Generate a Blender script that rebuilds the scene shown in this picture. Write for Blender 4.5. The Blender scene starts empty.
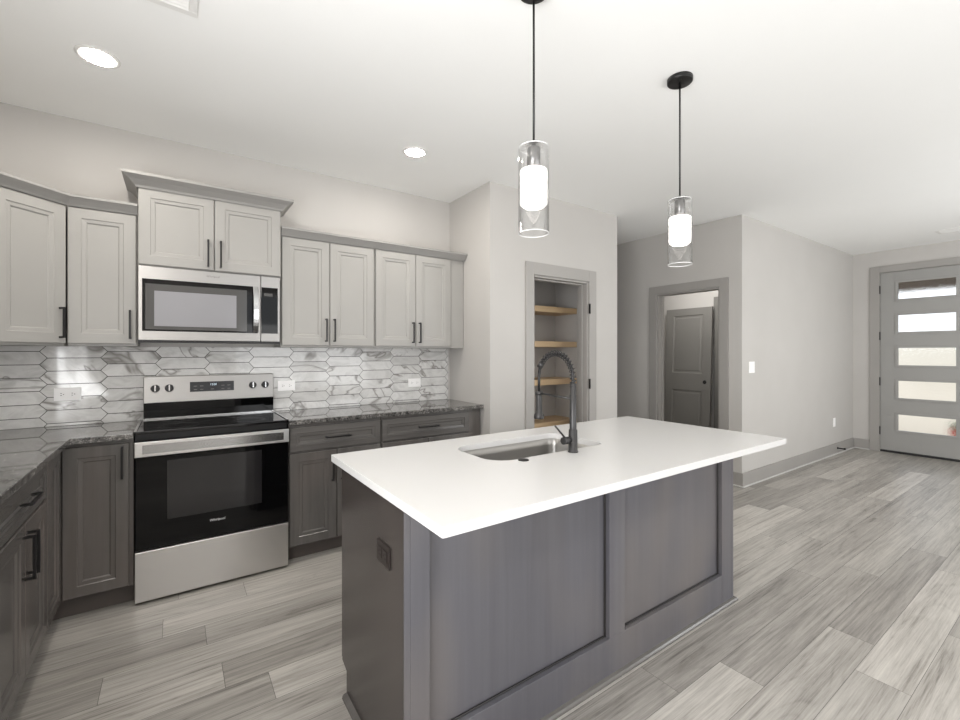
import bpy, bmesh, math, random
from mathutils import Matrix, Vector
random.seed(7)
scene = bpy.context.scene
COL = scene.collection
PI = math.pi
CEIL = 2.716

# ------------------------------------------------------------------ camera
cam_data = bpy.data.cameras.new('camera')
cam_data.sensor_width = 36.0
cam_data.lens = 440.63 / 960 * 36
cam_data.shift_y = -7.42 / 960
cam_data.clip_start = 0.05
cam = bpy.data.objects.new('camera', cam_data)
cam.location = (0.1774, -3.493, 1.3399)
cam.rotation_euler = (PI / 2, 0, -0.6055)
COL.objects.link(cam)
scene.camera = cam

# ------------------------------------------------------------------ world, daylight, exposure
world = bpy.data.worlds.new('sky')
scene.world = world
world.use_nodes = True
bg = world.node_tree.nodes['Background']
bg.inputs[0].default_value = (0.92, 0.96, 1.0, 1)
bg.inputs[1].default_value = 2.2

def window_light(name, loc, rot, sx, sy, power, color):
    l = bpy.data.lights.new(name, 'AREA')
    l.shape = 'RECTANGLE'
    l.size, l.size_y = sx, sy
    l.energy = power
    l.color = color
    o = bpy.data.objects.new(name, l)
    o.location = loc
    o.rotation_euler = rot
    COL.objects.link(o)
    return o
# daylight entering by the sliding door behind the camera, aimed up at the ceiling
window_light('daylight_slider', (2.2, -5.25, 1.0), (PI / 2 + 0.5, 0, 0), 2.3, 1.9, 42, (1.0, 0.99, 0.98))
window_light('added_window_fill', (5.8, -5.25, 1.3), (PI / 2 + 0.6, 0, 0), 2.1, 1.5, 95, (0.97, 0.985, 1.0))  # light of an added, unseen window; brightens the entry and hall
window_light('added_side_window_fill', (-1.0, -3.5, 1.3), (PI / 2 + 0.65, 0, -PI / 2), 1.9, 1.5, 165, (0.99, 0.99, 1.0))  # light of an added side window; brightens the ceiling and facing walls

scene.view_settings.view_transform = 'Standard'
scene.view_settings.look = 'None'
scene.view_settings.gamma = 1.0
scene.view_settings.use_curve_mapping = False
scene.view_settings.exposure = -0.43
scene.cycles.use_denoising = True
scene.cycles.max_bounces = 10
scene.cycles.diffuse_bounces = 6
scene.cycles.glossy_bounces = 5
scene.cycles.transparent_max_bounces = 16
scene.cycles.sample_clamp_indirect = 6.0

# ------------------------------------------------------------------ helpers
def lin(r, g, b):
    f = lambda c: (c / 12.92 if c <= 0.04045 else ((c + 0.055) / 1.055) ** 2.4)
    return (f(r / 255), f(g / 255), f(b / 255), 1)

class MB:
    """collects shapes; build() links them as ONE mesh object"""
    def __init__(s, M=None):
        s.v, s.f, s.m, s.sm, s.uv, s.rnd = [], [], [], [], {}, {}
        s.M = M or Matrix.Identity(4)
        s.mi = 0
    def add(s, verts, faces, smooth=False):
        o = len(s.v)
        s.v += [tuple(s.M @ Vector(p)) for p in verts]
        for f in faces:
            s.f.append([i + o for i in f]); s.m.append(s.mi); s.sm.append(smooth)
        return s
    def box(s, x0, x1, y0, y1, z0, z1):
        return s.add([(x0,y0,z0),(x1,y0,z0),(x1,y1,z0),(x0,y1,z0),(x0,y0,z1),(x1,y0,z1),(x1,y1,z1),(x0,y1,z1)],
                     [(3,2,1,0),(4,5,6,7),(0,1,5,4),(1,2,6,5),(2,3,7,6),(3,0,4,7)])
    def prism(s, pts, z0, z1):
        n = len(pts)
        return s.add([(x,y,z0) for x,y in pts] + [(x,y,z1) for x,y in pts],
                     [tuple(range(n))[::-1], tuple(range(n, 2*n))] + [(i,(i+1)%n,(i+1)%n+n,i+n) for i in range(n)])
    def tube(s, path, r, n=12, cap=True):
        path = [Vector(p) for p in path]
        rr = r if isinstance(r, (list, tuple)) else [r] * len(path)
        vs, fs, ref = [], [], None
        for i, p in enumerate(path):
            t = (path[min(i+1, len(path)-1)] - path[max(i-1, 0)]).normalized()
            if ref is None:
                ref = t.orthogonal().normalized()
            else:
                ref = (ref - t * ref.dot(t)).normalized()
            b = t.cross(ref)
            for k in range(n):
                a = 2 * PI * k / n
                vs.append(tuple(p + (ref * math.cos(a) + b * math.sin(a)) * rr[i]))
        for i in range(len(path) - 1):
            for k in range(n):
                fs.append((i*n+k, i*n+(k+1)%n, (i+1)*n+(k+1)%n, (i+1)*n+k))
        s.add(vs, fs, True)
        if cap:
            o = len(s.v) - len(vs)
            for f in (list(range(n))[::-1], [len(vs)-n+k for k in range(n)]):
                s.f.append([o+i for i in f]); s.m.append(s.mi); s.sm.append(False)
        return s
    def lathe(s, cx, cy, prof, n=32, close=False):
        vs, fs = [], []
        for r, z in prof:
            for k in range(n):
                a = 2*PI*k/n
                vs.append((cx + r*math.cos(a), cy + r*math.sin(a), z))
        m = len(prof)
        for i in range(m if close else m-1):
            j = (i+1) % m
            for k in range(n):
                fs.append((i*n+k, i*n+(k+1)%n, j*n+(k+1)%n, j*n+k))
        return s.add(vs, fs, True)
    def loops(s, x0, x1, z0, z1, prof, back):
        """a panelled front: rectangles (inset, y) lofted into each other, closed at the back"""
        vs, fs = [], []
        full = [(0.0, back)] + prof
        for ins, y in full:
            vs += [(x0+ins,y,z0+ins),(x1-ins,y,z0+ins),(x1-ins,y,z1-ins),(x0+ins,y,z1-ins)]
        for i in range(len(full)-1):
            for k in range(4):
                fs.append((i*4+k, i*4+(k+1)%4, (i+1)*4+(k+1)%4, (i+1)*4+k))
        n = len(full)-1
        fs.append((n*4,n*4+1,n*4+2,n*4+3)); fs.append((3,2,1,0))
        return s.add(vs, fs)
    def sweep(s, path, prof, i0=0, i1=None):
        """profile (outward, z) swept along a mitred polyline; outward = right-hand side of travel"""
        P = [Vector(p) for p in path]
        i1 = len(P)-1 if i1 is None else i1
        nor = []
        for i in range(len(P)):
            ds = []
            if i > 0: ds.append((P[i]-P[i-1]).normalized())
            if i < len(P)-1: ds.append((P[i+1]-P[i]).normalized())
            ns = [Vector((d.y, -d.x)) for d in ds]
            m = ns[0] if len(ns) == 1 else (ns[0]+ns[1]) / (1 + ns[0].dot(ns[1]))
            nor.append(m)
        vs, fs, k = [], [], len(prof)
        for i in range(i0, i1+1):
            for o, z in prof:
                q = P[i] + nor[i]*o
                vs.append((q.x, q.y, z))
        for i in range(i1-i0):
            for j in range(k):
                fs.append((i*k+j, i*k+(j+1)%k, (i+1)*k+(j+1)%k, (i+1)*k+j))
        fs.append(tuple(range(k))); fs.append(tuple((i1-i0)*k+j for j in range(k))[::-1])
        return s.add(vs, fs)
    def build(s, name, mats, parent=None, bevel=0, fix=True):
        me = bpy.data.meshes.new(name)
        me.from_pydata(s.v, [], s.f)
        for m in (mats if isinstance(mats, (list, tuple)) else [mats]):
            me.materials.append(m)
        me.polygons.foreach_set('material_index', s.m)
        me.polygons.foreach_set('use_smooth', s.sm)
        if s.uv:
            ul = me.uv_layers.new(name='UVMap')
            at = me.attributes.new('rnd', 'FLOAT', 'FACE')
            for p in me.polygons:
                at.data[p.index].value = s.rnd.get(p.index, 0.0)
                for li, c in zip(p.loop_indices, s.uv.get(p.index, [(0, 0)] * len(p.loop_indices))):
                    ul.data[li].uv = c
        elif fix:
            bm = bmesh.new(); bm.from_mesh(me)
            bmesh.ops.recalc_face_normals(bm, faces=bm.faces)
            bm.to_mesh(me); bm.free()
        me.update()
        o = bpy.data.objects.new(name, me)
        COL.objects.link(o)
        if parent: o.parent = parent
        if bevel:
            b = o.modifiers.new('bevel', 'BEVEL'); b.width = bevel; b.segments = 2; b.limit_method = 'ANGLE'
            b.angle_limit = math.radians(40)
        return o

def tag(o, label, cat, group=None, kind=None):
    o['label'] = label; o['category'] = cat
    if group: o['group'] = group
    if kind: o['kind'] = kind
    return o
def thing(name, label, cat, loc=(0,0,0), group=None):
    o = bpy.data.objects.new(name, None)
    o.empty_display_size = 0.05
    o.location = loc
    COL.objects.link(o)
    return tag(o, label, cat, group)
def struct(o):
    o['kind'] = 'structure'
    return o
def copy_tree(o, parent=None):
    c = o.copy(); COL.objects.link(c); c.parent = parent
    for ch in list(o.children): copy_tree(ch, c)
    return c
def text_mesh(txt, size, M, name, mat, parent, shear=0.0, depth=0.0003):
    cu = bpy.data.curves.new(name, 'FONT')
    cu.body = txt; cu.size = size; cu.align_x = 'CENTER'; cu.align_y = 'CENTER'; cu.shear = shear; cu.extrude = depth
    t = bpy.data.objects.new(name, cu); COL.objects.link(t)
    bpy.context.view_layer.update()
    me = bpy.data.meshes.new_from_object(t.evaluated_get(bpy.context.evaluated_depsgraph_get()))
    bpy.data.objects.remove(t)
    me.transform(M); me.materials.clear(); me.materials.append(mat)
    o = bpy.data.objects.new(name, me); COL.objects.link(o); o.parent = parent
    return o
FRONT = lambda x, y, z: Matrix.Translation((x, y, z)) @ Matrix.Rotation(PI/2, 4, 'X')   # text standing in the XZ plane, read from -Y

# ------------------------------------------------------------------ materials
class NT:
    def __init__(s, name):
        s.mat = bpy.data.materials.new(name); s.mat.use_nodes = True
        s.t = s.mat.node_tree; s.n = s.t.nodes; s.b = s.n['Principled BSDF']; s.out = s.n['Material Output']
    def new(s, typ, **kw):
        n = s.n.new(typ)
        for k, v in kw.items():
            if hasattr(n, k): setattr(n, k, v)
            else: n.inputs[k.replace('_', ' ')].default_value = v
        return n
    def link(s, a, b): s.t.links.new(a, b)
    def math(s, op, a, b=None, c=None):
        n = s.n.new('ShaderNodeMath'); n.operation = op
        for i, x in enumerate((a, b, c)):
            if x is None: continue
            if isinstance(x, (int, float)): n.inputs[i].default_value = x
            else: s.link(x, n.inputs[i])
        return n.outputs[0]
    def ramp(s, fac, stops):
        n = s.n.new('ShaderNodeValToRGB'); e = n.color_ramp.elements
        while len(e) < len(stops): e.new(0.5)
        for el, (p, c) in zip(e, stops): el.position = p; el.color = c
        s.link(fac, n.inputs[0]); return n.outputs[0]
    def mix(s, fac, a, b, blend='MIX'):
        n = s.n.new('ShaderNodeMix'); n.data_type = 'RGBA'; n.blend_type = blend
        for sock, x in ((n.inputs[0], fac), (n.inputs[6], a), (n.inputs[7], b)):
            if isinstance(x, (int, float)): sock.default_value = x
            elif isinstance(x, tuple): sock.default_value = x
            else: s.link(x, sock)
        return n.outputs[2]
    def bump(s, h, strength=0.2, dist=0.002):
        n = s.n.new('ShaderNodeBump'); n.inputs['Strength'].default_value = strength; n.inputs['Distance'].default_value = dist
        s.link(h, n.inputs['Height']); s.link(n.outputs[0], s.b.inputs['Normal'])
    def coords(s, scale, kind='Object'):
        tc = s.n.new('ShaderNodeTexCoord'); mp = s.n.new('ShaderNodeMapping')
        mp.inputs['Scale'].default_value = scale
        s.link(tc.outputs[kind], mp.inputs[0]); return mp.outputs[0]
    def noise(s, vec, scale=1, detail=4, rough=0.55, dist=0.0):
        n = s.n.new('ShaderNodeTexNoise')
        n.inputs['Scale'].default_value = scale; n.inputs['Detail'].default_value = detail
        n.inputs['Roughness'].default_value = rough; n.inputs['Distortion'].default_value = dist
        s.link(vec, n.inputs['Vector']); return n.outputs['Fac']
    def set(s, **kw):
        for k, v in kw.items(): s.b.inputs[k.replace('_', ' ')].default_value = v
        return s

def paint(name, c, rough=0.6, tex=0.0, spec=0.4):
    m = NT(name); m.set(Base_Color=c, Roughness=rough, Specular_IOR_Level=spec)
    v = m.coords((1, 1, 1))
    n = m.noise(v, 2.0, 2)
    m.link(m.mix(0.04, c, m.ramp(n, [(0.3, (0,0,0,1)), (0.7, (1,1,1,1))]), 'SOFT_LIGHT'), m.b.inputs['Base Color'])
    if tex: m.bump(m.noise(v, 60, 3), tex, 0.002)
    return m.mat
def plain(name, c, rough=0.4, metal=0.0, **kw):
    m = NT(name); m.set(Base_Color=c, Roughness=rough, Metallic=metal, **kw)
    return m.mat
def wood(name, dark, light, scale, rough=0.38, warm=None):
    m = NT(name)
    v = m.coords(scale)
    a = m.noise(v, 1.0, 6, 0.6, 0.4)
    big = m.noise(m.coords(tuple(s * 0.12 for s in scale)), 1.0, 3, 0.5, 0.3)
    f = m.math('MULTIPLY_ADD', a, 0.5, m.math('MULTIPLY', big, 0.5))
    c = m.ramp(f, [(0.34, dark), (0.62, light)])
    if warm:
        blot = m.noise(m.coords((2.3, 2.3, 1.1)), 1.0, 2)
        c = m.mix(m.ramp(blot, [(0.45, (0,0,0,1)), (0.7, (0.55,0.55,0.55,1))]), c, warm)
    m.link(c, m.b.inputs['Base Color'])
    m.set(Roughness=rough)
    m.bump(a, 0.08, 0.001)
    return m.mat
def steel(name, c, rough=0.26, scale=(2, 2, 260)):
    m = NT(name); m.set(Base_Color=c, Metallic=1.0, Roughness=rough)
    n = m.noise(m.coords(scale), 1.0, 3)
    m.link(m.math('MULTIPLY_ADD', n, 0.02, rough - 0.01), m.b.inputs['Roughness'])
    tn = m.new('ShaderNodeTangent'); tn.direction_type = 'RADIAL'; tn.axis = 'Z'
    m.link(tn.outputs[0], m.b.inputs['Tangent'])
    m.set(Anisotropic=0.75, Anisotropic_Rotation=0.25)
    return m.mat
def emit(name, c, strength):
    m = NT(name); e = m.new('ShaderNodeEmission'); e.inputs[0].default_value = c; e.inputs[1].default_value = strength
    m.link(e.outputs[0], m.out.inputs[0]); return m.mat
def clear_glass(name, tint=(1,1,1,1), ior=1.5, rough=0.0, gain=1.0):
    m = NT(name); t = m.new('ShaderNodeBsdfTransparent'); t.inputs[0].default_value = tint
    g = m.new('ShaderNodeBsdfGlossy'); g.inputs['Roughness'].default_value = rough
    lw = m.new('ShaderNodeLayerWeight'); lw.inputs[0].default_value = 0.5
    mx = m.new('ShaderNodeMixShader')
    m.link(m.math('MULTIPLY_ADD', m.math('POWER', lw.outputs['Facing'], 2.5), 1.0, 0.012), mx.inputs[0])
    m.link(t.outputs[0], mx.inputs[1]); m.link(g.outputs[0], mx.inputs[2]); m.link(mx.outputs[0], m.out.inputs[0])
    return m.mat

M_WALL = paint('wall_paint', lin(187, 184, 180), 0.7, 0.06)
M_CEIL = paint('ceiling_paint', lin(240, 240, 238), 0.8, 0.05)
M_TRIM = paint('grey_trim_paint', lin(154, 151, 147), 0.42)
M_DOORPAINT = paint('grey_door_paint', lin(150, 149, 146), 0.42)
M_LEAFPAINT = paint('dark_grey_door_paint', lin(120, 118, 114), 0.42)
M_SHOE = paint('pale_shoe_paint', lin(196, 195, 192), 0.5)
M_UPPER = paint('greige_cabinet_paint', lin(155, 153, 149), 0.42)
M_CROWN = paint('grey_crown_paint', lin(146, 144, 141), 0.42)
M_BASE = wood('grey_stained_maple', lin(80, 77, 75), lin(99, 96, 93), (22, 22, 1.6), 0.27, lin(108, 99, 94))
M_BASEH = wood('grey_stained_maple_level', lin(80, 77, 75), lin(99, 96, 93), (1.6, 22, 22), 0.27)
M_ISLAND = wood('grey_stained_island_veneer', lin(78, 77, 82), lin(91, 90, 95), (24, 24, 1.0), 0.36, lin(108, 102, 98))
M_ISLEND = wood('dark_end_veneer', lin(52, 48, 46), lin(62, 57, 54), (20, 20, 2.0), 0.26)  # darker veneer tone for the island ends and back doors
M_BEAD = plain('bead_shade_black', lin(30, 28, 27), 0.4)  # near-black colour paints in the shade line of the panel recess
M_TOE = plain('toe_kick_dark', lin(82, 75, 71), 0.5)
M_BLACK = plain('matt_black_metal', lin(24, 23, 23), 0.36, 0.0, Specular_IOR_Level=0.4)
M_GUN = plain('gunmetal_faucet', lin(54, 53, 53), 0.34, 0.4)
M_STEEL = steel('brushed_stainless', lin(204, 202, 200), 0.32)
M_STEELP = steel('bright_stainless_front', lin(172, 170, 168), 0.42)
M_STEELV = steel('sink_stainless', lin(172, 170, 167), 0.36, (120, 120, 3))
M_CHROME = plain('polished_steel', lin(190, 190, 190), 0.2, 1.0)
M_BGLASS = plain('black_glass', lin(7, 7, 8), 0.045, 0.0, Specular_IOR_Level=0.28)
M_OVENWIN = plain('oven_window_glass', lin(36, 35, 36), 0.05, 0.0, Specular_IOR_Level=0.5)
M_MWIN = plain('microwave_window_mesh', lin(140, 140, 144), 0.1, 0.25, Specular_IOR_Level=0.8)
M_MFRAME = plain('microwave_window_border', lin(72, 71, 70), 0.1)
M_CERAM = plain('ceramic_cooktop', lin(18, 18, 19), 0.08, 0.0, Specular_IOR_Level=0.6)
M_WHITEPL = plain('white_plastic', lin(244, 243, 242), 0.35)
M_DARKPL = plain('dark_brown_plastic', lin(38, 32, 30), 0.35)
M_SLOT = plain('dark_slot', lin(20, 19, 18), 0.6)
M_PRINT = plain('white_print', lin(235, 235, 235), 0.5)
M_GREYPRINT = plain('grey_print', lin(120, 118, 116), 0.5)
M_DISPLAY = plain('display_panel', lin(38, 40, 44), 0.15)
M_DIGITS = emit('display_digits', (0.75, 0.9, 1, 1), 1.3)
M_LED = emit('recessed_lens', (1.0, 0.945, 0.875, 1), 330.0)
M_BULB = emit('pendant_diffuser', (1.0, 0.965, 0.92, 1), 5.5)
M_GLASS = clear_glass('clear_pendant_glass', (0.985, 0.985, 0.985, 1), 1.5, 0.0, 1.6)
M_RIM = plain('glass_edge_glint', lin(240, 240, 240), 0.2, 0.0, Specular_IOR_Level=0.8)  # plain white stands in for light gleaming along the clear glass edge
M_VENT = plain('white_vent_metal', lin(226, 225, 222), 0.5)
M_SHELF = wood('pine_shelf', lin(188, 158, 120), lin(216, 190, 154), (1.6, 20, 20), 0.5)
M_OUTGROUND = paint('concrete_drive', lin(208, 198, 182), 0.9)
M_BEAM = paint('porch_beam_brown', lin(70, 57, 44), 0.8, 0.4)
M_STUCCO = paint('cream_stucco', lin(230, 226, 216), 0.9, 0.3)
M_RED = plain('red_pot', lin(190, 62, 50), 0.5)
M_LEAF = plain('plant_green', lin(92, 116, 72), 0.6)
M_RUBBER = plain('black_rubber', lin(24, 24, 24), 0.6)

def quartz():
    m = NT('white_quartz')
    v = m.coords((1, 1, 1))
    n = m.noise(v, 1.6, 6, 0.6, 1.0)
    vein = m.ramp(m.math('ABSOLUTE', m.math('SUBTRACT', n, 0.5)), [(0.0, lin(207, 206, 204)), (0.03, lin(207, 206, 205))])
    sp = m.noise(v, 240, 2)
    m.link(m.mix(m.ramp(sp, [(0.55, (0,0,0,1)), (0.75, (0.25,0.25,0.25,1))]), vein, lin(204, 203, 201)), m.b.inputs['Base Color'])
    m.set(Roughness=0.24); return m.mat
M_QUARTZ = quartz()
def granite():
    m = NT('dark_granite')
    v = m.coords((1, 1, 1))
    a = m.noise(v, 130, 4, 0.7); b = m.noise(v, 22, 4, 0.6, 0.8)
    c = m.ramp(m.math('MULTIPLY_ADD', a, 0.6, m.math('MULTIPLY', b, 0.4)),
               [(0.36, lin(44, 43, 43)), (0.5, lin(84, 82, 80)), (0.62, lin(150, 147, 143))])
    m.link(c, m.b.inputs['Base Color'])
    m.set(Roughness=0.04, IOR=2.1); return m.mat
M_GRANITE = granite()
def marble_tile():
    m = NT('marble_picket_tile')
    at = m.new('ShaderNodeAttribute', attribute_name='rnd')
    uv = m.new('ShaderNodeUVMap')
    cmb = m.new('ShaderNodeCombineXYZ'); m.link(at.outputs['Fac'], cmb.inputs[2])
    add = m.new('ShaderNodeVectorMath', operation='ADD'); m.link(uv.outputs[0], add.inputs[0])
    sc = m.new('ShaderNodeVectorMath', operation='SCALE'); sc.inputs[3].default_value = 31.0
    cmb2 = m.new('ShaderNodeCombineXYZ')
    for i in range(3): m.link(at.outputs['Fac'], cmb2.inputs[i])
    m.link(cmb2.outputs[0], sc.inputs[0]); m.link(sc.outputs[0], add.inputs[1])
    mp = m.new('ShaderNodeMapping'); mp.inputs['Scale'].default_value = (1, 1.5, 1); mp.inputs['Rotation'].default_value = (0, 0, 0.55)
    m.link(add.outputs[0], mp.inputs[0])
    n = m.noise(mp.outputs[0], 5.0, 7, 0.62, 1.4)
    n2 = m.noise(mp.outputs[0], 1.5, 4, 0.5, 1.6)
    base = m.ramp(n, [(0.3, lin(188, 187, 185)), (0.55, lin(218, 217, 215)), (0.75, lin(202, 201, 199))])
    veins = m.ramp(m.math('ABSOLUTE', m.math('SUBTRACT', n2, 0.42)), [(0.0, (0.95,0.95,0.95,1)), (0.008, (0.6,0.6,0.6,1)), (0.028, (0,0,0,1))])
    c = m.mix(veins, base, lin(132, 128, 124))
    wn = m.new('ShaderNodeTexWhiteNoise', noise_dimensions='1D'); m.link(at.outputs['Fac'], wn.inputs['W'])
    c = m.mix(m.math('MULTIPLY', wn.outputs[0], 0.22), c, lin(168, 166, 163))
    m.link(c, m.b.inputs['Base Color']); m.set(Roughness=0.06)
    return m.mat
M_TILE = marble_tile()
M_GROUT = plain('dark_grout', lin(66, 64, 62), 0.9)
PW, PL = 0.1745, 1.515
def planks():
    m = NT('grey_oak_plank')
    at = m.new('ShaderNodeAttribute', attribute_name='rnd')
    uv = m.new('ShaderNodeUVMap')
    off = m.new('ShaderNodeCombineXYZ')
    m.link(m.math('MULTIPLY', at.outputs['Fac'], 57.0), off.inputs[0]); m.link(m.math('MULTIPLY', at.outputs['Fac'], 23.0), off.inputs[1])
    add = m.new('ShaderNodeVectorMath', operation='ADD'); m.link(uv.outputs[0], add.inputs[0]); m.link(off.outputs[0], add.inputs[1])
    def mp(sc):
        n = m.new('ShaderNodeMapping'); n.inputs['Scale'].default_value = sc; m.link(add.outputs[0], n.inputs[0]); return n.outputs[0]
    fig = m.noise(mp((0.55, 6.0, 1)), 1.0, 2, 0.5, 0.5)
    # cathedral figure: contour lines of a slow noise
    ring = m.math('FRACT', m.math('MULTIPLY', fig, 14.0))
    ring = m.math('ABSOLUTE', m.math('SUBTRACT', ring, 0.5))
    line = m.ramp(ring, [(0.0, (0,0,0,1)), (0.2, (1,1,1,1))])
    fine = m.noise(mp((1.3, 60.0, 1)), 1.0, 6, 0.8, 0.12)
    patch = m.noise(mp((1.1, 9.0, 1)), 1.0, 5, 0.7, 0.3)
    g = m.math('ADD', m.math('MULTIPLY', line, 0.055), m.math('ADD', m.math('MULTIPLY', fine, 0.95), m.math('MULTIPLY', patch, 0.58)))
    col = m.ramp(g, [(0.56, lin(100, 96, 91)), (0.72, lin(146, 142, 136)), (0.86, lin(166, 162, 156)), (1.0, lin(182, 178, 170))])
    wn = m.new('ShaderNodeTexWhiteNoise', noise_dimensions='1D'); m.link(at.outputs['Fac'], wn.inputs['W'])
    tone = m.ramp(wn.outputs[0], [(0.0, (0.18,0.18,0.19,1)), (0.5, (0.5,0.5,0.5,1)), (1.0, (0.8,0.79,0.78,1))])
    col = m.mix(0.6, col, tone, 'SOFT_LIGHT')
    sep = m.new('ShaderNodeSeparateXYZ'); m.link(uv.outputs[0], sep.inputs[0])
    ev = m.math('MINIMUM', sep.outputs[1], m.math('SUBTRACT', PW, sep.outputs[1]))
    eu = m.math('MINIMUM', sep.outputs[0], m.math('SUBTRACT', PL, sep.outputs[0]))
    edge = m.math('LESS_THAN', m.math('MINIMUM', ev, eu), 0.0011)
    m.link(m.mix(m.math('MULTIPLY', edge, 0.75), col, lin(70, 67, 64)), m.b.inputs['Base Color'])
    m.link(m.math('MULTIPLY_ADD', fine, 0.2, 0.24), m.b.inputs['Roughness'])
    m.bump(m.math('SUBTRACT', m.math('ADD', fine, m.math('MULTIPLY', ring, 0.6)), m.math('MULTIPLY', edge, 2.0)), 0.2, 0.001)
    return m.mat
M_FLOOR = planks()
def textured_glass():
    m = NT('hammered_glass')
    t = m.new('ShaderNodeBsdfRefraction'); t.inputs['IOR'].default_value = 1.12; t.inputs['Roughness'].default_value = 0.03
    g = m.new('ShaderNodeBsdfGlossy'); g.inputs['Roughness'].default_value = 0.1
    n = m.noise(m.coords((1, 1, 1)), 70, 2)
    b = m.new('ShaderNodeBump'); b.inputs['Strength'].default_value = 0.5; b.inputs['Distance'].default_value = 0.01
    m.link(n, b.inputs['Height']); m.link(b.outputs[0], t.inputs['Normal'])
    mx = m.new('ShaderNodeMixShader'); mx.inputs[0].default_value = 0.05
    m.link(t.outputs[0], mx.inputs[1]); m.link(g.outputs[0], mx.inputs[2]); m.link(mx.outputs[0], m.out.inputs[0])
    return m.mat
M_PANE = textured_glass()

# ------------------------------------------------------------------ room shell
XL, XR, YR, YH = -0.80, 8.058, -5.10, 2.5        # left wall, entry wall, wall behind camera, hall end
PX0, PX1, PY = 2.256, 3.838, -0.631               # pantry box
HX, HY = 4.82, -1.37                              # door wall, long hall wall
T = 0.115

def plank_floor():
    mb = MB(); z = 0.0
    x0, x1, y0, y1 = XL - 0.15, XR + 0.05, YR - 0.1, YH + 0.1
    r0 = math.floor((y0 + 2.34) / PW); r1 = math.ceil((y1 + 2.34) / PW)
    known = {-1: 1.81, -2: 2.12, -3: 2.81, -4: 2.54, -5: 3.2}
    for r in range(r0, r1):
        ya, yb = -2.34 + r * PW, -2.34 + (r + 1) * PW
        st = known.get(r, random.uniform(0, PL))
        k0 = math.floor((x0 - st) / PL); k1 = math.ceil((x1 - st) / PL)
        for k in range(k0, k1):
            xa, xb = st + k * PL, st + (k + 1) * PL
            ca, cb, da, db = max(xa, x0), min(xb, x1), max(ya, y0), min(yb, y1)
            if cb - ca < 1e-4 or db - da < 1e-4: continue
            i = len(mb.f)
            mb.add([(ca,da,z),(cb,da,z),(cb,db,z),(ca,db,z)], [(0,1,2,3)])
            mb.uv[i] = [(ca-xa,da-ya),(cb-xa,da-ya),(cb-xa,db-ya),(ca-xa,db-ya)]
            mb.rnd[i] = random.random()
    o = mb.build('floor', M_FLOOR)
    return struct(o)
plank_floor()
struct(MB().box(XL-0.15, XR+0.2, YR-0.15, YH+0.15, CEIL, CEIL+0.12).build('ceiling', M_CEIL))
w = MB().box(XL-T, XL, -2.5, 0.0, 0, CEIL); w.box(XL-T, XL, YR-T, -4.5, 0, CEIL); w.box(XL-T, XL, -4.5, -2.5, 0, 0.6); w.box(XL-T, XL, -4.5, -2.5, 2.3, CEIL)
struct(w.build('wall_left', M_WALL))
w = MB()
for y0, y1, z0, z1 in ((-4.5, -4.44, 0.6, 2.3), (-2.56, -2.5, 0.6, 2.3), (-3.53, -3.47, 0.6, 2.3), (-4.44, -2.56, 2.24, 2.3), (-4.44, -2.56, 0.6, 0.66)):
    w.box(XL-0.08, XL+0.01, y0, y1, z0, z1)
struct(w.build('window_3', M_WHITEPL))  # unseen side window, added to let in daylight
struct(MB().box(XL-T, PX0, 0.0, T, 0, CEIL).build('wall_back', M_WALL))
# pantry: side wall, front wall with opening, inner walls
struct(MB().box(PX0, PX0+T, PY+T, 0.20, 0, CEIL).build('wall_pantry_left', M_WALL))
OX0, OX1, OZ = 2.714, 3.409, 2.012
w = MB().box(PX0, OX0, PY, PY+T, 0, CEIL); w.box(OX1, PX1, PY, PY+T, 0, CEIL); w.box(OX0, OX1, PY, PY+T, OZ, CEIL)
struct(w.build('wall_pantry_front', M_WALL))
struct(MB().box(PX1-T, PX1, PY+T, YH, 0, CEIL).build('wall_pantry_right', M_WALL))
struct(MB().box(PX0+T, PX1-T, 0.13, 0.20, 0, CEIL).build('wall_pantry_back', M_WALL))
# door wall with opening
DY0, DY1, DZ = -1.155, -0.429, 2.02
w = MB().box(HX, HX+T, HY+T, DY0, 0, CEIL); w.box(HX, HX+T, DY1, YH, 0, CEIL); w.box(HX, HX+T, DY0, DY1, DZ, CEIL)
struct(w.build('wall_hall', M_WALL))
struct(MB().box(HX, XR, HY, HY+T, 0, CEIL).build('wall_entry', M_WALL))
struct(MB().box(PX1, 6.6, YH, YH+T, 0, CEIL).build('wall_hall_end', M_WALL))
FARX = 6.41
struct(MB().box(FARX, FARX+T, HY+T, YH, 0, CEIL).build('wall_far', M_WALL))
# entry wall with front door opening
FY0, FY1, FZ = -2.612, -1.658, 2.423
w = MB().box(XR, XR+0.15, YR, FY0, 0, CEIL); w.box(XR, XR+0.15, FY1, HY+T, 0, CEIL); w.box(XR, XR+0.15, FY0, FY1, FZ, CEIL)
struct(w.build('wall_right', M_WALL))
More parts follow.
